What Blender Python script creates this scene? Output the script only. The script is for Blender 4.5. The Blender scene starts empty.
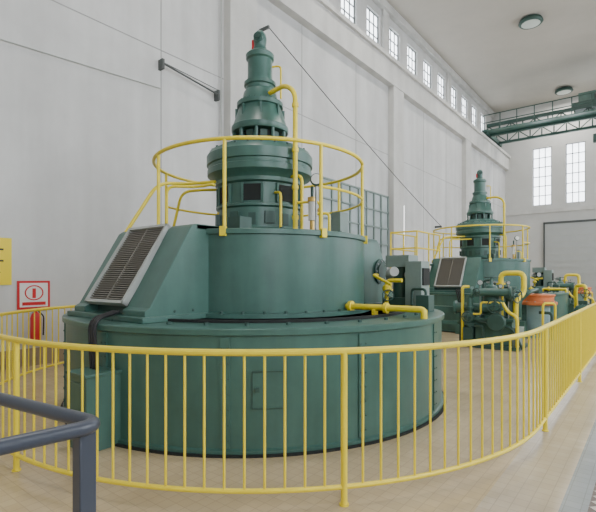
import bpy, math, random
from mathutils import Vector, Matrix
random.seed(3)
pi=math.pi
# ------------------------------------------------------------------ materials
def mat(name,col,rough=.5,metal=0,noise=.0,nscale=3,emit=None,estr=0,bump=0,spec=.5):
    m=bpy.data.materials.new(name); m.use_nodes=True
    nt=m.node_tree; b=nt.nodes['Principled BSDF']
    b.inputs['Base Color'].default_value=(*col,1)
    b.inputs['Roughness'].default_value=rough
    b.inputs['Metallic'].default_value=metal
    b.inputs['Specular IOR Level'].default_value=spec
    if noise>0:
        tc=nt.nodes.new('ShaderNodeTexCoord')
        n=nt.nodes.new('ShaderNodeTexNoise'); n.inputs['Scale'].default_value=nscale; n.inputs['Detail'].default_value=6
        n.inputs['Roughness'].default_value=.65
        r=nt.nodes.new('ShaderNodeValToRGB')
        r.color_ramp.elements[0].position=.3; r.color_ramp.elements[1].position=.7
        r.color_ramp.elements[0].color=(*[c*(1-noise) for c in col],1)
        r.color_ramp.elements[1].color=(*[min(1,c*(1+noise*.6)) for c in col],1)
        nt.links.new(tc.outputs['Object'],n.inputs['Vector'])
        nt.links.new(n.outputs['Fac'],r.inputs['Fac'])
        nt.links.new(r.outputs['Color'],b.inputs['Base Color'])
        if bump>0:
            bp=nt.nodes.new('ShaderNodeBump'); bp.inputs['Strength'].default_value=bump; bp.inputs['Distance'].default_value=.01
            nt.links.new(n.outputs['Fac'],bp.inputs['Height']); nt.links.new(bp.outputs['Normal'],b.inputs['Normal'])
    if emit:
        b.inputs['Emission Color'].default_value=(*emit,1); b.inputs['Emission Strength'].default_value=estr
    return m
M={}
M['green']=mat('green_enamel',(.060,.145,.120),.36,0,.15,2.2)
M['green_d']=mat('green_enamel_dark',(.032,.080,.066),.5,0,.2,4)
M['yellow']=mat('yellow_paint',(.88,.69,.035),.4,0,.05,9)
M['orange']=mat('orange_paint',(.62,.18,.06),.55,0,.15,5)
M['blue']=mat('light_blue_paint',(.24,.38,.42),.5,0,.1,5)
M['black']=mat('black_rubber',(.012,.012,.014),.6)
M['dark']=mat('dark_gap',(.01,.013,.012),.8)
M['grille_back']=mat('grille_core',(.04,.036,.032),.8)
M['steel']=mat('grey_steel',(.32,.34,.34),.4,.5,.1,6)
M['fin']=mat('radiator_fin',(.22,.205,.18),.5,.1)
M['lgrey']=mat('light_grey_paint',(.42,.44,.42),.5,0,.08,5)
M['ggrey']=mat('grey_green_paint',(.20,.26,.24),.5,0,.1,5)
M['rail']=mat('slate_rail_paint',(.050,.058,.078),.35,0,.05,10)
M['red']=mat('red_paint',(.6,.02,.025),.4)
M['white']=mat('white_paint',(.75,.75,.73),.6,0,.03,5)
M['wall']=mat('wall_plaster',(.60,.60,.595),.85,0,.10,.7,bump=.2)
M['wall2']=mat('far_wall_plaster',(.55,.55,.535),.85,0,.07,.9)
M['pil']=mat('pilaster_plaster',(.58,.575,.555),.85,0,.10,1.1)
M['ceil']=mat('ceiling_plaster',(.47,.44,.39),.9,0,.08,.4)
M['base']=mat('baseboard_tile',(.33,.25,.17),.5,0,.1,6)
M['glass']=mat('window_daylight',(.8,.85,.9),.2,emit=(.88,.94,1),estr=6)
M['glassd']=mat('window_interior_glass',(.36,.42,.43),.25,0,.15,1)
M['frame']=mat('window_frame_dark',(.07,.08,.08),.5)
M['joint']=mat('wall_joint',(.33,.33,.32),.9)
M['door']=mat('door_panel',(.42,.44,.44),.6,0,.04,2)
M['brass']=mat('brass',(.6,.4,.12),.35,.8)
M['lampgl']=mat('lamp_glass',(.35,.42,.38),.3,emit=(1,.97,.9),estr=.2)
M['tube']=mat('fluorescent_tube',(.9,.9,.9),.3,emit=(1,1,1),estr=4)
M['signy']=mat('sign_yellow',(.85,.66,.02),.5)
def streak(m,amt,sc=(1.2,1.2,.12),ns=1.5):
    nt=m.node_tree; b=nt.nodes['Principled BSDF']
    src=b.inputs['Base Color'].links[0].from_socket
    tc=nt.nodes.new('ShaderNodeTexCoord'); mp=nt.nodes.new('ShaderNodeMapping'); mp.inputs['Scale'].default_value=sc
    n=nt.nodes.new('ShaderNodeTexNoise'); n.inputs['Scale'].default_value=ns; n.inputs['Detail'].default_value=5
    r=nt.nodes.new('ShaderNodeMapRange'); r.inputs[1].default_value=.35; r.inputs[2].default_value=.65; r.inputs[3].default_value=1-amt; r.inputs[4].default_value=1
    mx=nt.nodes.new('ShaderNodeMix'); mx.data_type='RGBA'; mx.blend_type='MULTIPLY'; mx.inputs[0].default_value=1
    nt.links.new(tc.outputs['Object'],mp.inputs[0]); nt.links.new(mp.outputs[0],n.inputs['Vector']); nt.links.new(n.outputs['Fac'],r.inputs[0])
    nt.links.new(src,mx.inputs[6]); nt.links.new(r.outputs[0],mx.inputs[7]); nt.links.new(mx.outputs[2],b.inputs['Base Color'])
streak(M['wall'],.14); streak(M['pil'],.12); streak(M['green'],.16,(3,3,.5),2)
def floor_mat():
    m=bpy.data.materials.new('floor_tiles'); m.use_nodes=True; nt=m.node_tree; N=nt.nodes; L=nt.links
    b=N['Principled BSDF']; b.inputs['Roughness'].default_value=.27
    tc=N.new('ShaderNodeTexCoord'); sx=N.new('ShaderNodeSeparateXYZ'); L.new(tc.outputs['Object'],sx.inputs[0])
    def brick(c1,c2,mo):
        br=N.new('ShaderNodeTexBrick'); br.offset=0; br.inputs['Scale'].default_value=1
        br.inputs['Brick Width'].default_value=.1; br.inputs['Row Height'].default_value=.1; br.inputs['Mortar Size'].default_value=.0028
        br.inputs['Color1'].default_value=(*c1,1); br.inputs['Color2'].default_value=(*c2,1); br.inputs['Mortar'].default_value=(*mo,1)
        L.new(tc.outputs['Object'],br.inputs['Vector']); return br.outputs[0]
    b1=brick((.58,.455,.28),(.54,.42,.255),(.45,.35,.22))
    b2=brick((.56,.47,.36),(.53,.44,.33),(.43,.37,.29))
    b3=brick((.27,.30,.31),(.23,.26,.275),(.18,.20,.21))
    mp=N.new('ShaderNodeMapping'); mp.inputs['Rotation'].default_value=(0,0,.785); L.new(tc.outputs['Object'],mp.inputs[0])
    ck=N.new('ShaderNodeTexChecker'); ck.inputs['Scale'].default_value=14; ck.inputs['Color1'].default_value=(.55,.5,.44,1); ck.inputs['Color2'].default_value=(.12,.09,.075,1)
    L.new(mp.outputs[0],ck.inputs['Vector'])
    def gt(v):
        g=N.new('ShaderNodeMath'); g.operation='GREATER_THAN'; g.inputs[1].default_value=v; L.new(sx.outputs[0],g.inputs[0]); return g.outputs[0]
    def mix(f,a,c):
        x=N.new('ShaderNodeMix'); x.data_type='RGBA'; L.new(f,x.inputs[0]); L.new(a,x.inputs[6]); L.new(c,x.inputs[7]); return x.outputs[2]
    c=mix(gt(-.98),b1,b2); c=mix(gt(-.52),c,b3); c=mix(gt(-.36),c,ck.outputs[0])
    n=N.new('ShaderNodeTexNoise'); n.inputs['Scale'].default_value=1.3; n.inputs['Detail'].default_value=7; L.new(tc.outputs['Object'],n.inputs['Vector'])
    r=N.new('ShaderNodeMapRange'); r.inputs[1].default_value=.3; r.inputs[2].default_value=.7; r.inputs[3].default_value=.80; r.inputs[4].default_value=1.06
    L.new(n.outputs['Fac'],r.inputs[0])
    mx=N.new('ShaderNodeMix'); mx.data_type='RGBA'; mx.blend_type='MULTIPLY'; mx.inputs[0].default_value=1
    L.new(c,mx.inputs[6]); L.new(r.outputs[0],mx.inputs[7]); L.new(mx.outputs[2],b.inputs['Base Color'])
    return m
M['floor']=floor_mat()

# ------------------------------------------------------------------ builder
class B:
    def __init__(s): s.v=[]; s.f=[]; s.m=[]; s.ml=[]
    def mi(s,m):
        if m not in s.ml: s.ml.append(m)
        return s.ml.index(m)
    def box(s,x0,x1,y0,y1,z0,z1,m,T=None):
        o=len(s.v); p=[(x,y,z) for z in(z0,z1) for y in(y0,y1) for x in(x0,x1)]
        if T: p=[tuple(T@Vector(q)) for q in p]
        s.v+=p; k=s.mi(m)
        for f in((0,2,3,1),(4,5,7,6),(0,1,5,4),(2,6,7,3),(0,4,6,2),(1,3,7,5)): s.f.append([o+i for i in f]); s.m.append(k)
        return s
    def prism(s,poly,x0,x1,m):
        o=len(s.v); n=len(poly); k=s.mi(m)
        s.v+=[(x0,a,b) for a,b in poly]+[(x1,a,b) for a,b in poly]
        s.f.append([o+i for i in range(n)]); s.m.append(k)
        s.f.append([o+n+i for i in reversed(range(n))]); s.m.append(k)
        for i in range(n):
            j=(i+1)%n; s.f.append([o+i,o+n+i,o+n+j,o+j]); s.m.append(k)
        return s
    def lathe(s,prof,m,seg=48,c=(0,0,0),axis=(0,0,1)):
        o=len(s.v); k=s.mi(m); R=Vector((0,0,1)).rotation_difference(Vector(axis).normalized()).to_matrix(); C=Vector(c)
        for r,z in prof:
            for i in range(seg):
                a=2*pi*i/seg; s.v.append(tuple(C+R@Vector((r*math.cos(a),r*math.sin(a),z))))
        for j in range(len(prof)-1):
            for i in range(seg):
                i2=(i+1)%seg; s.f.append([o+j*seg+i,o+j*seg+i2,o+(j+1)*seg+i2,o+(j+1)*seg+i]); s.m.append(k)
        if prof[0][0]>1e-6: s.f.append([o+i for i in reversed(range(seg))]); s.m.append(k)
        if prof[-1][0]>1e-6: s.f.append([o+(len(prof)-1)*seg+i for i in range(seg)]); s.m.append(k)
        return s
    def cyl(s,a,b,r,m,seg=16,r2=None):
        a=Vector(a); b=Vector(b); L=(b-a).length
        return s.lathe([(r,0),(r if r2 is None else r2,L)],m,seg,a,(b-a))
    def sph(s,c,r,m,sc=(1,1,1),seg=16):
        pr=[(max(1e-7,r*math.sin(pi*i/10)),-r*math.cos(pi*i/10)*sc[2]) for i in range(11)]
        return s.lathe(pr,m,seg,c)
    def tube(s,pts,r,m,seg=10,closed=False):
        P=[Vector(p) for p in pts]; n=len(P); k=s.mi(m); o=len(s.v)
        T=[]
        for i in range(n):
            if closed: t=P[(i+1)%n]-P[i-1]
            else: t=P[min(i+1,n-1)]-P[max(i-1,0)]
            T.append(t.normalized())
        up=Vector((0,0,1)) if abs(T[0].z)<.9 else Vector((1,0,0))
        u=(up-T[0]*up.dot(T[0])).normalized()
        for i in range(n):
            if i>0: u=T[i-1].rotation_difference(T[i])@u
            u=(u-T[i]*u.dot(T[i])).normalized(); w=T[i].cross(u)
            for j in range(seg):
                a=2*pi*j/seg; s.v.append(tuple(P[i]+(u*math.cos(a)+w*math.sin(a))*r))
        for i in range(n if closed else n-1):
            i2=(i+1)%n
            for j in range(seg):
                j2=(j+1)%seg; s.f.append([o+i*seg+j,o+i*seg+j2,o+i2*seg+j2,o+i2*seg+j]); s.m.append(k)
        if not closed:
            s.f.append([o+j for j in reversed(range(seg))]); s.m.append(k); s.f.append([o+(n-1)*seg+j for j in range(seg)]); s.m.append(k)
        return s
    def wheel(s,c,ax,r,m,t=.014):
        A=Vector(ax).normalized(); Q=Vector((0,0,1)).rotation_difference(A).to_matrix(); c=Vector(c)
        s.tube([tuple(c+Q@Vector(p)) for p in circ(r,0,28)],t,m,8,True)
        for k in range(4):
            w=Q@Vector((math.cos(k*pi/2)*r,math.sin(k*pi/2)*r,0)); s.cyl(c,c+w,t*.7,m,6)
        s.cyl(c-A*.1,c+A*.02,t*1.5,m,8); return s
    def build(s,name,parent=None,loc=(0,0,0),bevel=0,ang=32):
        me=bpy.data.meshes.new(name); me.from_pydata(s.v,[],s.f)
        for m in s.ml: me.materials.append(M[m])
        me.polygons.foreach_set('material_index',s.m); me.update()
        me.shade_smooth(); me.set_sharp_from_angle(angle=math.radians(ang))
        ob=bpy.data.objects.new(name,me); bpy.context.collection.objects.link(ob); ob.location=loc
        if parent: ob.parent=parent
        if bevel>0:
            bm=ob.modifiers.new('bev','BEVEL'); bm.width=bevel; bm.segments=2; bm.limit_method='ANGLE'; bm.angle_limit=math.radians(40)
        return ob
def fil(pts,rad,n=6):
    P=[Vector(p) for p in pts]; out=[P[0]]
    for i in range(1,len(P)-1):
        a=P[i-1]-P[i]; b=P[i+1]-P[i]; d=min(rad,a.length*.48,b.length*.48)
        A=P[i]+a.normalized()*d; C=P[i]+b.normalized()*d
        for k in range(n+1):
            t=k/n; out.append(A*(1-t)**2+P[i]*2*t*(1-t)+C*t*t)
    out.append(P[-1]); return out
def empty(name,loc=(0,0,0)):
    e=bpy.data.objects.new(name,None); bpy.context.collection.objects.link(e); e.location=loc; e.empty_display_size=.3; return e
def circ(r,z,n=96,c=(0,0)): return [(c[0]+r*math.cos(2*pi*i/n),c[1]+r*math.sin(2*pi*i/n),z) for i in range(n)]

# ------------------------------------------------------------------ room shell
YB,YF=-8.,37.3; XR=6.; H=14.5
B().box(-10.3,XR+.3,YB-.3,YF+.3,-.3,0,'floor').build('floor')
B().box(-10.3,XR+.3,YB-.3,YF+.3,H,H+.3,'ceil').build('ceiling')
B().box(-10.3,-9,YB,YF,0,10.9,'wall').build('wall_left')
wl=B()
wins=[18.2+2.1*i for i in range(-11,9)]
cur=YB; z0,z1=12.2,13.75; hw=.6
wl.box(-10.3,-10,YB,YF,10.9,z0,'wall'); wl.box(-10.3,-10,YB,YF,z1,H,'wall')
for w in wins:
    wl.box(-10.3,-10,cur,w-hw,z0,z1,'wall'); cur=w+hw
wl.box(-10.3,-10,cur,YF,z0,z1,'wall'); wl.build('wall_left_clerestory')
for i,w in enumerate(wins):
    b=B(); b.box(-10.14,-10.12,w-hw,w+hw,z0,z1,'glass')
    for t in (-hw+.03,-hw/3,hw/3,hw-.03): b.box(-10.12,-10.08,w+t-.022,w+t+.022,z0,z1,'frame')
    for k in range(4): 
        zz=z0+.02+(z1-z0-.04)*k/3; b.box(-10.12,-10.08,w-hw,w+hw,zz-.018,zz+.018,'frame')
    b.build('window_%d'%(i+1))
B().box(-9.0,-8.72,YB,YF,9.85,10.75,'pil').box(-9,-8.6,YB,YF,10.75,10.92,'pil').build('trim_1')
for i,y in enumerate((-.8,8.7,18.2,27.7)):
    B().box(-9,-8.74,y-.5,y+.5,0,9.85,'pil').build('trim_%d'%(i+2))
for i,y in enumerate((.35,8.75,19.25,27.65)):
    B().box(-10,-9.88,y-.3,y+.3,10.93,H,'pil').build('trim_%d'%(i+12))
j=B()
for y in(1.5,6.25,11.6,15.0,21.5,24.6,31.0,34.0): j.box(-9,-8.993,y-.012,y+.012,.33,9.84,'joint')
j.box(-9,-8.993,YB+.1,YF-.1,6.9,6.92,'joint'); j.build('trim_30')
B().box(-9,-8.97,YB,YF,0,.32,'base').build('baseboard_left')
B().box(-10,-9.75,YB,YF,H-.35,H,'pil').build('trim_20')
fw=B(); wx=[(-7.1,-5.85),(-4.95,-3.75),(-2.8,-1.55),(-.65,.6),(1.5,2.75)]
wz0,wz1=6.95,11.2
fw.box(-10.3,XR+.3,YF,YF+.3,0,wz0,'wall2').box(-10.3,XR+.3,YF,YF+.3,wz1,H,'wall2')
cx=-10.3
for a,b_ in wx: fw.box(cx,a,YF,YF+.3,wz0,wz1,'wall2'); cx=b_
fw.box(cx,XR+.3,YF,YF+.3,wz0,wz1,'wall2'); fw.build('wall_far')
for i,(a,b_) in enumerate(wx):
    b=B(); b.box(a,b_,YF+.2,YF+.22,wz0,wz1,'glass')
    for k in range(4): x=a+.03+(b_-a-.06)*k/3; b.box(x-.025,x+.025,YF+.14,YF+.19,wz0,wz1,'frame')
    for k in range(7): z=wz0+.02+(wz1-wz0-.04)*k/6; b.box(a,b_,YF+.14,YF+.19,z-.025,z+.025,'frame')
    b.build('window_%d'%(30+i))
d=B(); d.box(-6.25,-.5,YF-.1,YF-.05,0,5.5,'door')
for k in range(1,12): d.box(-6.25,-.5,YF-.125,YF-.1,k*.46,k*.46+.05,'lgrey')
for x in(-6.35,-.5): d.box(x,x+.1,YF-.16,YF-.04,0,5.6,'frame')
d.box(-6.35,-.4,YF-.16,YF-.04,5.5,5.65,'frame'); d.build('door_1')
B().box(-8.99,XR,YF-.14,YF,6.35,6.6,'pil').build('trim_21')
wr=B(); rw=[(-5+8.4*i,-5+8.4*i+5) for i in range(5)]
wr.box(XR,XR+.3,YB,YF,0,2.5,'wall').box(XR,XR+.3,YB,YF,9.5,H,'wall'); cur=YB
for a,b_ in rw: wr.box(XR,XR+.3,cur,a,2.5,9.5,'wall'); cur=b_
wr.box(XR,XR+.3,cur,YF,2.5,9.5,'wall'); wr.build('wall_right')
for i,(a,b_) in enumerate(rw):
    b=B(); b.box(XR+.2,XR+.22,a,b_,2.5,9.5,'glass')
    for k in range(9): y=a+.03+(b_-a-.06)*k/8; b.box(XR+.12,XR+.18,y-.03,y+.03,2.5,9.5,'frame')
    for k in range(11): z=2.53+6.94*k/10; b.box(XR+.12,XR+.18,a,b_,z-.03,z+.03,'frame')
    b.build('window_%d'%(40+i))
    l=bpy.data.lights.new('window_daylight','AREA'); l.shape='RECTANGLE'; l.size=6.6; l.size_y=4.8; l.energy=270; l.color=(.93,.97,1)
    o=bpy.data.objects.new('window_daylight_%d'%i,l); bpy.context.collection.objects.link(o); o.location=(XR-.05,(a+b_)/2,6.0); o.rotation_euler=(0,pi/2,0)
B().box(-10.3,XR+.3,YB-.3,YB,0,H,'wall').build('wall_rear')
B().box(XR-.6,XR,YB,YF,9.9,10.9,'pil').build('trim_22')
b=B(); b.box(-9.05,-8.9,YB+.1,YF-.1,10.93,11.08,'green_d').build('crane_rail')
b=B(); b.tube([(-9.82,YB+.1,11.5),(-9.82,YF-.1,11.5)],.05,'green_d').tube([(-9.82,YB+.1,11.75),(-9.82,YF-.1,11.75)],.03,'frame')
for k in range(20): b.box(-9.96,-9.8,YB+1+2.2*k,YB+1.06+2.2*k,11.4,11.8,'frame')
b.build('conductor_pipe')
b=B(); b.box(-8.99,-8.93,12.6,17.5,2.3,5.05,'glassd')
for k in range(9): y=12.6+4.9*k/8; b.box(-8.94,-8.88,y-.035,y+.035,2.3,5.05,'ggrey')
for k in range(5): z=2.3+2.75*k/4; b.box(-8.94,-8.88,12.56,17.54,z-.03,z+.03,'ggrey')
b.build('window_60')
B().box(-8.99,-8.93,18.9,19.05,3.0,4.9,'lgrey').cyl((-8.9,18.97,3.05),(-8.9,18.97,4.85),.05,'tube').build('fluorescent_wall_lamp')
for i in range(4):
    e=empty('ceiling_lamp' if i==0 else 'ceiling_lamp.%03d'%i,(-4.8,3.6+10.6*i,H))
    b=B(); b.lathe([(.15,0),(.5,-.05),(.56,-.2),(.5,-.26),(.42,-.26)],'green_d',40).lathe([(.44,-.255),(.40,-.27),(1e-4,-.285)],'lampgl',40); b.build('lamp_body',e)
    l=bpy.data.lights.new('ceiling_lamp_light','AREA'); l.shape='DISK'; l.size=.9; l.energy=340; l.color=(1,.96,.89)
    o=bpy.data.objects.new('lamp_light',l); bpy.context.collection.objects.link(o); o.parent=e; o.location=(0,0,-.32)

# ------------------------------------------------------------------ bridge crane
cr=empty('bridge_crane',(0,33,0)); b=B()
for yy in (-1.1,1.1):
    b.box(-8.85,XR-.3,yy-.1,yy+.1,11.75,11.95,'green_d'); b.box(-8.85,XR-.3,yy-.1,yy+.1,11.1,11.25,'green_d')
    n=20
    for k in range(n):
        x=-8.8+14.4*k/n; x2=-8.8+14.4*(k+1)/n
        b.cyl((x,yy,11.2),(x,yy,11.8),.04,'green_d',6)
        b.cyl((x,yy,11.2 if k%2 else 11.8),(x2,yy,11.8 if k%2 else 11.2),.035,'green_d',6)
b.box(-8.85,XR-.3,-2.0,-1.2,11.25,11.31,'green')
b.build('girders',cr)
b=B()
for k in range(15): b.cyl((-8.8+k,-2.0,11.3),(-8.8+k,-2.0,12.3),.03,'green_d')
for z in(11.8,12.3): b.cyl((-8.8,-2.0,z),(5.4,-2.0,z),.03,'green_d')
b.build('walkway_rail',cr)
b=B()
for x in(-8.93,XR-.5): b.box(x-.05,x+.3,-1.9,1.9,11.1,11.4,'green_d')
b.build('end_carriages',cr)
b=B(); b.box(-3.9,-1.6,-1.2,1.2,11.96,12.2,'green_d').box(-3.6,-2.7,-.8,.6,12.2,12.85,'green').cyl((-2.5,-.8,12.5),(-2.5,.8,12.5),.28,'steel',24)
b.cyl((-2.7,0,12),(-2.7,0,10.4),.03,'black').box(-2.9,-2.5,-.15,.15,9.9,10.4,'green_d'); b.build('trolley',cr)

# ------------------------------------------------------------------ generator
G=empty('hydroelectric_generator',(-4.57,4.88,0))
R=2.56; ZT=1.16
b=B(); b.lathe([(R+.03,0),(R+.03,.05),(R,.06),(R,1.09),(R+.035,1.10),(R+.035,ZT-.01),(R+.025,ZT),(1.4,ZT)],'green',160)
b.build('base_cylinder',G,bevel=0)
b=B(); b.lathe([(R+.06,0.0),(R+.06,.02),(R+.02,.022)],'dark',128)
b.lathe([(2.10,ZT+.001),(2.10,ZT+.03),(2.04,ZT+.03),(2.04,ZT+.001)],'dark',128)
b.build('seal_ring',G)
b=B()
def onc(ang,r): return Matrix.Rotation(ang,4,'Z')@Matrix.Translation((r,0,0))
for k in range(12):
    a=2*pi*k/12+math.radians(-84)
    b.box(-.005,.014,-.045,.045,.07,1.08,'green',onc(a,R)); 
    for q in range(7):
        for s_ in(-.03,.03):
            T=onc(a,R+.014); c=T@Vector((0,s_,.14+q*.14)); nrm=(T.to_3x3()@Vector((1,0,0)))
            b.cyl(c,c+nrm*.008,.007,'green_d',6)
for k in range(36):
    a=2*pi*k/36; b.cyl((2.3*math.cos(a),2.3*math.sin(a),ZT),(2.3*math.cos(a),2.3*math.sin(a),ZT+.025),.025,'green_d',6)
b.build('splice_plates',G)
b=B(); a=math.radians(-45); T=onc(a,R)
for (y0,y1,z0_,z1_) in((-.16,.16,.42,.43),(-.16,.16,.76,.77),(-.16,-.151,.42,.77),(.151,.16,.42,.77)): b.box(-.01,.006,y0,y1,z0_,z1_,'green_d',T)
b.box(-.01,.02,-.13,-.09,.58,.62,'green_d',T); b.build('inspection_hatch',G)
RD=1.52; ZD=2.19
b=B(); b.lathe([(RD+.09,ZT),(RD+.09,ZT+.05),(RD,ZT+.06),(RD,ZD-.07),(RD+.03,ZD-.06),(RD+.03,ZD-.01),(RD+.02,ZD),(.3,ZD)],'green',128)
b.lathe([(.95,ZD),(.95,ZD+.05),(.6,ZD+.06)],'green',64)
for k in range(40):
    a=2*pi*k/40; b.cyl(((RD+.055)*math.cos(a),(RD+.055)*math.sin(a),ZT+.05),((RD+.055)*math.cos(a),(RD+.055)*math.sin(a),ZT+.08),.02,'green_d',6)
    if k%4==0: b.cyl(((RD-.12)*math.cos(a),(RD-.12)*math.sin(a),ZD),((RD-.12)*math.cos(a),(RD-.12)*math.sin(a),ZD+.03),.03,'green_d',6)
b.build('upper_drum',G)
def cooler(e,rot,dx):
    b=B()
    side=[(-1.1,ZT+.02),(-2.26,ZT+.02),(-2.26,ZT+.12),(-2.2,ZT+.15),(-1.68,ZD+.0),(-1.62,ZD+.04),(-1.1,ZD+.04)]
    xa,xb,xc,xd=-1.06+dx,-.80+dx,.02+dx,.44+dx
    b.prism(side,xa,xb,'green'); b.prism(side,xc,xd,'green')
    b.prism([(-1.1,ZT+.02),(-2.1,ZT+.02),(-2.1,ZT+.12),(-1.6,ZD-.0),(-1.1,ZD-.0)],xb-.01,xc+.01,'green_d')
    b.box(xa,xd,-1.6,-1.0,ZD-.02,ZD+.042,'green')
    b.box(xa-.06,xd+.05,-2.32,-1.1,ZT,ZT+.06,'green')
    for k in range(3): b.cyl((xd,-1.9+.25*k,ZT+.1),(xd+.015,-1.9+.25*k,ZT+.1),.018,'green_d',6)
    o=b.build('cooler_housing',e,bevel=.02); o.rotation_euler=(0,0,rot)
    b=B()
    A=Vector((0,-2.24,ZT+.17)); C=Vector((0,-1.66,ZD+.05)); dv=(C-A); L=dv.length; dn=dv.normalized()
    T=Matrix(((1,0,0,0),(0,dn.y,-dn.z,A.y),(0,dn.z,dn.y,A.z),(0,0,0,1)))
    x0,x1=xb,xc
    b.box(x0+.02,x1-.02,.02,L-.02,-.05,-.02,'grille_back',T)
    for x in(x0,x1-.035): b.box(x,x+.035,0,L,-.04,.035,'lgrey',T)
    for y in(0,L-.035): b.box(x0,x1,y,y+.035,-.04,.035,'lgrey',T)
    n=34
    for k in range(n):
        y=.05+(L-.1)*(k+.5)/n; b.box(x0+.03,x1-.03,y-.005,y+.005,-.02,.012,'fin',T)
    x=(x0+x1)/2; b.box(x-.006,x+.006,.03,L-.03,-.02,.014,'fin',T)
    o=b.build('radiator_grille',e); o.rotation_euler=(0,0,rot)
cooler(G,0,.08); cooler(G,pi,0)
b=B(); c=Vector((1.06,1.72,1.72)); b.lathe([(.2,0),(.2,.03),(.13,.03),(.13,.05),(1e-4,.05)],'green_d',32,c,(1,0,0))
for k in range(8): b.cyl(c+Vector((.02,.165*math.cos(k*pi/4),.165*math.sin(k*pi/4))),c+Vector((.045,.165*math.cos(k*pi/4),.165*math.sin(k*pi/4))),.014,'steel',6)
b.build('cooler_port',G)
# exciter tower
b=B(); b.lathe([(.72,ZD),(.72,ZD+.07),(.66,ZD+.09),(.60,ZD+.12),(.60,2.58),(.64,2.60),(.64,2.63),(.60,2.64),(.60,2.92),(.65,2.94),(.65,2.99),(.68,3.03),(.74,3.06),(.765,3.08),(.765,3.16),(.75,3.17),(.75,3.22),(.775,3.23),(.775,3.36),(.76,3.38),(.74,3.42),(.62,3.45),(.60,3.50),(.50,3.52),(.49,3.55),(.2,3.56)],'green',96)
b.lathe([(.27,3.55),(.27,3.80)],'dark',40)
b.lathe([(.2,3.74),(.41,3.74),(.42,3.76),(.42,3.82),(.40,3.84),(.31,4.11),(.34,4.12),(.34,4.18),(.27,4.20),(.24,4.34),(.21,4.38),(.21,4.43),(.235,4.44),(.235,4.49),(.19,4.51),(.182,4.60),(.182,4.82),(.205,4.84),(.21,4.90),(.19,4.92),(.15,4.95),(.10,4.97),(.095,5.02),(1e-4,5.03)],'green',64)
for k in range(10):
    a=k*pi/5+.3; b.cyl((.38*math.cos(a),.38*math.sin(a),3.54),(.38*math.cos(a),.38*math.sin(a),3.76),.025,'green',8)
    b.box(-.03,.03,-.05,.05,3.56,3.72,'green_d',onc(a+.3,.30))
for k in range(24):
    a=k*pi/12; b.cyl((.70*math.cos(a),.70*math.sin(a),3.42),(.70*math.cos(a),.70*math.sin(a),3.455),.018,'green_d',6)
    b.cyl((.31*math.cos(a),.31*math.sin(a),4.17),(.31*math.cos(a),.31*math.sin(a),4.2),.012,'green_d',6)
    if k%3==0: b.box(-.01,.03,-.012,.012,3.86,4.1,'green',onc(a,.335))
b.build('exciter_tower',G)
b=B()
for k in range(8):
    a=k*pi/4+math.radians(-62.7)+.1
    b.box(-.03,.008,-.12,.12,2.67,2.89,'dark',onc(a,.60)); 
    for yy in(-.15,.12): b.box(-.03,.02,yy,yy+.03,2.64,2.91,'green',onc(a,.60))
    b.box(-.03,.05,-.07,.07,2.36,2.52,'green_d',onc(a+.39,.60))
    b.box(-.03,.012,-.05,.05,2.34,2.5,'green_d',onc(a,.60))
b.build('exciter_vents',G)
b=B(); b.lathe([(.085,5.02),(.09,5.06),(.10,5.14),(.09,5.21),(.05,5.26),(1e-4,5.27)],'green',32)
b.cyl((0,0,5.14),(.05,-.1,5.14),.07,'green',20); b.lathe([(.055,0),(.055,.012),(.03,.012),(.03,.03),(1e-4,.03)],'green_d',20,(.05,-.1,5.14),(.05,-.1,0))
b.cyl((-.08,-.06,5.0),(-.08,-.06,5.13),.025,'red',12)
b.build('speed_sensor_head',G)
cr_=lambda a,r,z:(r*math.cos(math.radians(a)),r*math.sin(math.radians(a)),z)
b=B(); a=-13
b.tube(fil([cr_(a,.2,4.27),cr_(a,.62,4.27) ,cr_(a,.84,4.1),cr_(a,.84,2.25)],.22,8),.033,'yellow',12)
b.tube(fil([cr_(a+7,.86,2.25),cr_(a+7,.86,3.0),cr_(a+7,.6,3.02)],.1),.022,'yellow')
b.tube(fil([cr_(a-14,.8,2.25),cr_(a-14,.8,2.75),cr_(a-14,.6,2.78)],.08),.018,'yellow')
for z in(2.4,2.8,3.3,3.9): b.lathe([(.045,0),(.045,.05)],'yellow',14,cr_(a,.84,z))
b.lathe([(.06,0),(.06,.02)],'yellow',14,cr_(a,.84,ZD+.06))
b.tube(fil([(.2,.05,4.7),(.32,.1,4.7),(.32,.1,4.22)],.08),.014,'yellow')
b.tube(fil([cr_(a,.84,2.62),cr_(a+9,1.15,2.62),cr_(a+9,1.15,2.22)],.08),.018,'yellow').sph(cr_(a+9,1.15,2.5),.04,'brass')
b.build('oil_pipes',G)
b=B(); q=cr_(-10,1.12,0); b.cyl((q[0],q[1],ZD),(q[0],q[1],2.5),.03,'brass').cyl((q[0],q[1],2.36),(q[0],q[1],2.6),.05,'white').cyl((q[0],q[1],2.6),(q[0],q[1],2.66),.06,'brass')
b.cyl((q[0],q[1],2.66),(q[0],q[1],2.8),.02,'green_d'); b.tube(fil([(q[0],q[1],2.45),(q[0]+.2,q[1]+.1,2.45),(q[0]+.2,q[1]+.1,ZD)],.06),.018,'yellow')
b.lathe([(.075,0),(.075,.05)],'green_d',20,(q[0]+.1,q[1]-.05,2.86),(.6,-.75,.1)).lathe([(.065,.05),(.065,.055)],'white',20,(q[0]+.1,q[1]-.05,2.86),(.6,-.75,.1)); b.cyl((q[0]+.1,q[1]-.05,ZD),(q[0]+.1,q[1]-.05,2.84),.014,'steel')
b.box(.55,.75,-1.15,-.95,ZD,ZD+.16,'green_d').box(1.0,1.15,.4,.6,ZD,ZD+.35,'ggrey')
b.build('oil_level_gauge',G)
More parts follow.
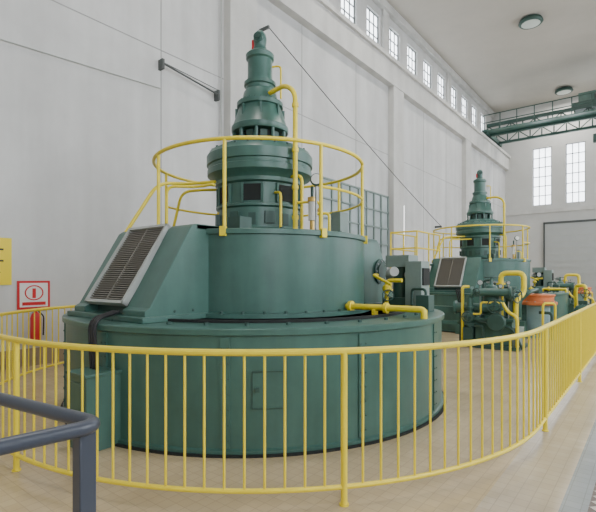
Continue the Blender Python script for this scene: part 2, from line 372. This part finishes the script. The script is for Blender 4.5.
b=B(); RR=1.5; b.tube(circ(RR,3.23),.024,'yellow',10,True)
def arcpts(a0,a1,r,z,n=40): return [(r*math.cos(math.radians(a0+(a1-a0)*i/n)),r*math.sin(math.radians(a0+(a1-a0)*i/n)),z) for i in range(n+1)]
b.tube(arcpts(-17.7,207,RR,2.72,70),.018,'yellow',8)
for k in range(8):
    a=math.radians(-62.7+45*k); b.cyl((RR*math.cos(a),RR*math.sin(a),ZD-.03),(RR*math.cos(a),RR*math.sin(a),3.23),.022,'yellow',10)
    b.box(-.03,.035,-.035,.035,ZD-.09,ZD+.02,'yellow',onc(a,RR+.04))
b.build('platform_rail',G)
b=B()
b.tube(fil([(-.98,-1.58,ZD+.03),(-.80,-1.2,2.93),(-.72,-.75,2.98),(-.3,-.6,2.98)],.18,8),.024,'yellow',10)
b.tube(fil([(-1.35,-.6,ZD),(-1.2,-.5,2.95),(-.95,-.35,2.98),(-.35,.1,2.98),(-.35,.1,ZD)],.18,8),.022,'yellow',10)
b.tube(fil([(-.6,-1.2,ZD+.02),(-.6,-1.2,2.86),(-.3,-.9,2.86),(.0,-.9,2.86)],.12,8),.02,'yellow',10)
b.build('ladder_hoops',G)
b=B(); b.tube(fil([(1.5,-.02,1.26),(2.44,-.02,1.26),(2.54,-.02,1.26),(2.54,-.02,1.16)],.06),.038,'yellow',16)
b.tube([(1.7,.16,1.23),(2.5,.16,1.23)],.022,'yellow',12)
b.lathe([(.07,0),(.07,.04)],'yellow',20,(1.56,-.02,1.26),(1,0,0)); b.lathe([(.065,0),(.065,.04)],'yellow',20,(2.05,-.02,1.26),(1,0,0))
b.box(1.9,1.94,-.06,.02,ZT,1.24,'yellow'); b.build('oil_feed_pipe',G)
b=B(); b.box(1.3,1.75,1.35,1.75,ZT,ZT+.16,'green_d').box(1.34,1.72,1.38,1.72,ZT+.62,ZT+.8,'ggrey').cyl((1.53,1.55,ZT+.14),(1.53,1.55,ZT+.64),.13,'green_d',24)
b.cyl((1.3,1.55,ZT+.5),(1.9,1.55,ZT+.5),.1,'steel',20).box(1.7,1.95,1.3,1.6,ZT,ZT+.7,'ggrey').box(1.95,1.97,1.33,1.57,ZT+.35,ZT+.6,'dark')
b.tube(fil([(1.45,1.2,ZT+.0),(1.45,1.2,ZT+.42),(1.7,1.2,ZT+.42)],.08),.03,'yellow').sph((1.45,1.2,ZT+.3),.065,'yellow').tube(fil([(1.25,1.3,ZT+.5),(1.25,1.15,ZT+.5),(1.6,1.05,ZT+.36)],.05),.022,'yellow')
b.lathe([(.07,0),(.07,.02)],'lgrey',20,(1.58,1.18,ZT+.55),(.6,-.7,0))
b.tube(fil([(1.85,1.2,ZT),(1.85,1.2,ZT+.3),(2.1,1.1,ZT+.3),(2.1,1.1,ZT)],.06),.02,'green_d').wheel((1.5,1.15,ZT+.2),(.5,-.8,0),.08,'green_d',.009)
b.box(2.02,2.2,.95,1.15,ZT,ZT+.22,'green_d')
b.build('lube_pump',G,bevel=.006)
b=B(); b.box(.15,.5,-2.85,-2.48,0,.70,'green').box(.13,.52,-2.87,-2.46,.70,.73,'green').box(.2,.45,-2.862,-2.85,.08,.64,'green').cyl((.42,-2.87,.36),(.42,-2.86,.36),.02,'steel')
b.build('terminal_cabinet',G,bevel=.01)
b=B()
for k in range(3): b.tube(fil([(.0+.05*k,-2.3,ZT+.1),(.1+.05*k,-2.62,ZT+.04),(.2+.05*k,-2.66,.9),(.22+.05*k,-2.66,.73)],.12),.016,'black',8)
b.build('cable_hose',G)
def clone(e,name,loc):
    n=empty(name,loc)
    for c in list(e.children):
        o=bpy.data.objects.new(c.name.split('.')[0],c.data); bpy.context.collection.objects.link(o); o.parent=n; o.location=c.location; o.rotation_euler=c.rotation_euler
        for md in c.modifiers:
            q=o.modifiers.new('bev','BEVEL'); q.width=md.width; q.segments=2; q.limit_method='ANGLE'; q.angle_limit=md.angle_limit
    return n
G2=clone(G,'hydroelectric_generator.001',(-4.62,15.8,0))
b=B(); b.box(-1.75,-.9,-3.1,-2.35,2.0,2.05,'green_d').box(-1.75,-.9,-2.4,-1.2,2.0,2.05,'green_d')
for x in(-1.75,-.9):
    for y in(-3.1,-2.2,-1.3):
        b.cyl((x,y,0 if y<-2.4 else 1.17),(x,y,3.0),.025,'yellow',8)
    for z in(2.5,3.0): b.cyl((x,-3.1,z),(x,-1.2,z),.024,'yellow',8)
for z in(2.5,3.0): b.cyl((-1.75,-3.1,z),(-.9,-3.1,z),.024,'yellow',8)
b.build('access_platform',G2)

# ------------------------------------------------------------------ governor units
U=empty('turbine_governor',(-2.85,11.1,0))
b=B(); b.box(-.7,.55,-.45,.55,0,.08,'green_d').box(-.42,.38,-.28,.38,.08,.62,'green').box(-.46,.42,-.32,.42,.62,.68,'green')
b.box(-.68,-.45,-.35,.1,.08,.45,'green_d').box(.38,.53,-.3,.2,.08,.5,'ggrey')
b.build('pedestal',U,bevel=.012)
b=B(); b.lathe([(.24,.68),(.24,.73),(.18,.75),(.18,1.2),(.23,1.22),(.23,1.28),(.15,1.32),(.12,1.42),(.05,1.45),(.03,1.6)],'green',32,(-.15,.05,0))
b.lathe([(.16,0),(.16,.04),(.11,.06),(.11,.9),(.16,.92),(.16,.97)],'green',28,(-.95,-.12,.9),(1,0,0))
b.lathe([(.14,.68),(.14,.72),(.1,.74),(.1,1.35),(.14,1.36),(.14,1.41)],'green_d',24,(.25,.1,0))
b.lathe([(.13,0),(.13,.04),(.09,.06),(.09,.8),(.13,.82),(.13,.86)],'green',24,(-.5,-.3,1.28),(1,.15,0))
b.sph((.08,-.2,.98),.14,'green').lathe([(.09,0),(.05,.03),(.05,.2),(.1,.21),(.1,.24)],'green',24,(.08,-.3,.98),(0,-1,0))
b.sph((.3,-.15,1.2),.12,'green_d').sph((-.55,-.25,.7),.15,'green').cyl((-.55,-.25,.45),(-.55,-.25,1.2),.07,'green',16)
b.lathe([(.12,0),(.12,.04)],'green',24,(-.55,-.25,.9)); b.lathe([(.12,0),(.12,.04)],'green',24,(-.55,-.25,.5))
b.lathe([(.18,0),(.2,.03),(.2,.1),(.18,.13)],'green_d',28,(.1,-.42,.62),(0,-1,0))
b.wheel((.08,-.56,.98),(0,-1,0),.15,'green_d').wheel((-.15,.05,1.62),(0,0,1),.15,'green_d').wheel((.48,-.2,1.2),(1,-.4,0),.15,'green_d').wheel((-.55,-.45,.7),(0,-1,0),.12,'green_d').wheel((-.35,-.42,1.28),(-.3,-1,0),.09,'green_d')
b.build('servomotor',U)
b=B(); b.tube(fil([(.0,.3,.68),(.0,.3,1.72),(.5,.3,1.72),(.5,.3,1.25),(.38,.05,1.1),(.38,.05,.68)],.14),.06,'yellow',14)
b.tube(fil([(-.72,-.25,0),(-.72,-.25,1.4),(-.6,-.15,1.4)],.06),.035,'yellow',12)
b.tube(fil([(.5,-.35,0),(.5,-.35,.75),(.3,-.35,.85),(.2,-.35,1.05)],.1),.038,'yellow',12)
b.tube(fil([(.2,-.38,1.05),(-.25,-.42,1.05),(-.25,-.42,.78),(-.42,-.42,.78)],.06),.022,'yellow',10)
b.tube(fil([(-.42,-.3,.5),(-.2,-.42,.5),(-.2,-.42,0)],.08),.03,'green_d',10)
b.tube(fil([(-.8,.0,.6),(-.3,-.33,.6),(.4,-.38,.5),(.6,-.3,.05)],.08),.03,'green_d',10)
b.tube(fil([(-.4,.3,.68),(-.4,.3,1.55),(-.15,.3,1.55),(-.15,.3,1.3)],.08),.03,'green_d',10)
b.tube(fil([(.15,.35,.6),(.15,.35,1.5),(-.3,.2,1.5)],.08),.02,'steel',10)
for z in(.9,1.45): b.lathe([(.1,0),(.1,.04)],'yellow',20,(.0,.3,z))
b.build('oil_pipes',U)
b=B()
for (x,z,s_) in((-.35,1.5,.07),(.1,1.42,.05),(.27,1.5,.045)):
    b.lathe([(s_,0),(s_,.05)],'green_d',20,(x,-.15,z),(.4,-1,0)).lathe([(s_*.8,.05),(s_*.8,.055)],'lgrey',20,(x,-.15,z),(.4,-1,0)); b.cyl((x,-.13,.68),(x,-.13,z),.014,'steel')
b.box(-1.55,-.75,.0,.14,.74,.9,'green').box(-.85,-.65,-.1,.2,.08,.8,'green_d').box(-1.5,-.8,-.35,-.27,.5,.58,'green'); b.build('gauge_and_lever',U,bevel=.005)
clone(U,'turbine_governor.001',(-2.95,21.8,0))
T_=empty('pressure_oil_tank',(-2.45,13.6,0))
b=B(); b.lathe([(.34,0),(.34,.06),(.28,.08),(.28,.86),(.32,.88)],'blue',40)
b.lathe([(.44,.88),(.46,.91),(.46,.96),(.38,.98),(.38,1.10),(.41,1.12),(.41,1.16),(.2,1.18)],'orange',48)
for k in range(12): b.cyl((.42*math.cos(k*pi/6),.42*math.sin(k*pi/6),.96),(.42*math.cos(k*pi/6),.42*math.sin(k*pi/6),.99),.018,'steel',6)
b.cyl((0,0,1.17),(0,0,1.33),.1,'green',20).cyl((0,0,1.33),(0,0,1.37),.14,'green',20)
b.tube(fil([(-.35,-.5,0),(-.35,-.5,1.0),(-.1,-.5,1.25),(0,-.1,1.3)],.12),.05,'green',12).tube(fil([(.4,-.45,0),(.4,-.45,.7),(.1,-.42,.7)],.1),.04,'green_d',12).box(-.5,-.2,-.65,-.35,0,.45,'green')
b.tube(fil([(.2,-.5,0),(.2,-.5,.95),(.45,-.3,.95),(.45,-.3,0)],.1),.03,'yellow',10)
b.build('tank_body',T_)
clone(T_,'pressure_oil_tank.001',(-2.6,24.3,0))
# motor pump set further along
P_=empty('motor_pump_set',(-1.75,17.2,0)); b=B()
b.box(-.3,.3,-.7,.7,0,.25,'green_d').lathe([(.15,0),(.24,.04),(.24,.55),(.2,.6),(.1,.62)],'green',28,(0,-.62,.52),(0,1,0))
for k in range(16):
    a=k*pi/8; b.box(-.01,.03,-.008,.008,.06,.52,'green',Matrix.Translation((0,-.62,.52))@Matrix.Rotation(-pi/2,4,'X')@onc(a,.235))
b.cyl((0,0,.52),(0,.2,.52),.05,'steel').lathe([(.2,0),(.24,.03),(.24,.25),(.2,.28)],'green_d',28,(0,.18,.52),(0,1,0))
b.tube(fil([(0,.32,.7),(0,.32,1.35),(-.3,.5,1.35),(-.3,.5,0)],.12),.055,'yellow',12).lathe([(.1,0),(.1,.04)],'yellow',20,(0,.32,.8)).wheel((0,.2,1.1),(0.3,-1,0),.13,'green_d')
b.tube(fil([(.2,.5,0),(.2,.5,.9),(.0,.35,1.0)],.1),.03,'yellow',10).box(-.12,.12,-.5,-.25,.74,.88,'green_d'); b.build('pump_and_motor',P_)
clone(P_,'motor_pump_set.001',(-1.9,27.0,0))

# ------------------------------------------------------------------ yellow fence
cxR,cyR,rr=-4.4,5.0,3.5
y=35.90; path=[(-.9,y)]
while y>5.15: y-=.14; path.append((-.9,max(y,5.0)))
n=int(rr*pi/2/.02)
seg=[]
for i in range(1,n+1):
    a=-i/n*pi/2; seg.append((cxR+rr*math.cos(a),cyR+rr*math.sin(a)))
cl=-4.9
seg.append((cl,1.5))
for i in range(1,n+1):
    a=-pi/2-i/n*pi/2; seg.append((cl+rr*math.cos(a),cyR+rr*math.sin(a)))
for y in (8,12,16,20,26,36): seg.append((cl-rr,y))
full=path+seg
def resample(P,st):
    out=[P[0]]; acc=0; tgt=st
    for i in range(1,len(P)):
        a=Vector(P[i-1]); c=Vector(P[i]); L=(c-a).length
        while L>0 and acc+L>=tgt:
            q=a+(c-a)*((tgt-acc)/L); out.append((q.x,q.y)); tgt+=st
        acc+=L
    return out
rs=resample(full,.142)
F=empty('yellow_safety_fence'); b=B()
for z,r in((1.10,.025),(.13,.018)): b.tube([(p[0],p[1],z) for p in rs],r,'yellow',10)
b.build('rails',F)
i0=min(range(len(rs)),key=lambda i:(rs[i][0]+1.76)**2+(rs[i][1]-2.72)**2)
b=B(); b2=B()
for i,p in enumerate(rs):
    if (i-i0)%20==0:
        b2.cyl((p[0],p[1],0),(p[0],p[1],1.10),.024,'yellow',12); b2.cyl((p[0],p[1],0),(p[0],p[1],.01),.035,'yellow',16)
    else: b.cyl((p[0],p[1],.13),(p[0],p[1],1.10),.0095,'yellow',8)
b.build('balusters',F); b2.build('posts',F)

# ------------------------------------------------------------------ stair guard rail (slate)
S=empty('stair_guard_rail'); cx0,cy0,zt=-1.29,.69,1.19
ax,ay=cx0-2.9,cy0-.42; bx,by=cx0-.42,cy0-2.9
b=B(); b.tube(fil([(ax,ay,zt),(cx0,cy0,zt),(bx,by,zt)],.07,8),.022,'rail',16)
b.tube(fil([(ax,ay,.6),(cx0-.03,cy0-.02,.6),(bx,by,.6)],.05,8),.015,'rail',12)
b.build('handrail',S)
b=B()
for x,y in((cx0-.045,cy0-.03),(cx0-1.45,cy0-.21),(ax+.05,ay+.007),(cx0-.2,cy0-1.4),(bx+.007,by+.05)): b.box(x-.025,x+.025,y-.025,y+.025,0,zt-.01,'rail').box(x-.06,x+.06,y-.06,y+.06,0,.012,'rail')
b.build('posts',S,bevel=.004)

# ------------------------------------------------------------------ wall items
b=B(); b.box(-8.99,-8.97,2.45,3.13,1.49,2.32,'signy'); b.box(-8.97,-8.965,2.8,3.0,1.9,1.93,'black').box(-8.97,-8.965,2.55,3.0,2.1,2.13,'black').box(-8.97,-8.965,2.6,2.95,1.7,1.72,'black'); b.build('yellow_warning_sign')
e=empty('fire_extinguisher',(-8.9,3.5,0))
b=B(); b.lathe([(.085,.42),(.09,.45),(.09,.88),(.07,.95),(.03,.98),(.03,1.02)],'red',24).box(-.03,.03,-.02,.1,1.02,1.05,'black').tube(fil([(0,.05,1.0),(0,.14,.9),(0,.13,.55)],.05),.012,'black').box(-.09,-.05,-.06,.06,.7,.78,'steel').box(-.095,-.05,-.03,.03,.5,.98,'steel'); b.build('extinguisher_body',e)
b=B(); b.box(-8.99,-8.975,3.22,3.78,1.04,1.56,'red').box(-8.975,-8.97,3.26,3.74,1.08,1.52,'white')
b.tube([(-8.968,3.5+.15*math.cos(k*pi/12),1.34+.13*math.sin(k*pi/12)) for k in range(24)],.012,'red',6,True).box(-8.97,-8.967,3.47,3.53,1.24,1.42,'red').box(-8.97,-8.967,3.3,3.7,1.11,1.17,'red'); b.build('extinguisher_sign')
b=B(); b.tube([(-8.85,6.2,6.55),(-8.85,7.9,6.35)],.022,'frame').box(-9,-8.83,6.17,6.23,6.42,6.65,'frame').box(-9,-8.83,7.86,7.92,6.22,6.48,'frame').tube([(-8.9,6.2,6.6),(-8.9,7.9,6.5)],.01,'frame'); b.build('wall_bracket_pipe')
b=B(); b.tube([(-8.93,8.05,.35),(-8.93,8.05,9.8)],.018,'lgrey',8); b.build('wall_conduit')
b=B(); b.tube([(-8.96,-7,5.5),(-8.96,2,5.73),(-8.96,6.2,6.0)],.012,'lgrey',8); b.build('wall_cable')
A=Vector((-8.66,9.6,8.8)); C=Vector((-8.66,23.0,4.25)); b=B()
b.tube([tuple(A.lerp(C,t/20)-Vector((0,0,.12*math.sin(pi*t/20)))) for t in range(21)],.014,'black',6)
b.box(-9,-8.64,9.57,9.63,8.76,8.84,'frame').box(-9,-8.64,22.97,23.03,4.2,4.3,'frame'); b.build('stay_cable')

# ------------------------------------------------------------------ world, camera
w=bpy.data.worlds.new('sky'); bpy.context.scene.world=w; w.use_nodes=True
w.node_tree.nodes['Background'].inputs[0].default_value=(.75,.85,1,1); w.node_tree.nodes['Background'].inputs[1].default_value=1
c=bpy.data.cameras.new('camera'); c.sensor_width=36; c.lens=450/596*36; c.shift_y=21/596; c.clip_end=200
o=bpy.data.objects.new('camera',c); bpy.context.collection.objects.link(o); o.location=(0,0,1.63); o.rotation_euler=(pi/2,0,math.radians(38.3)); bpy.context.scene.camera=o
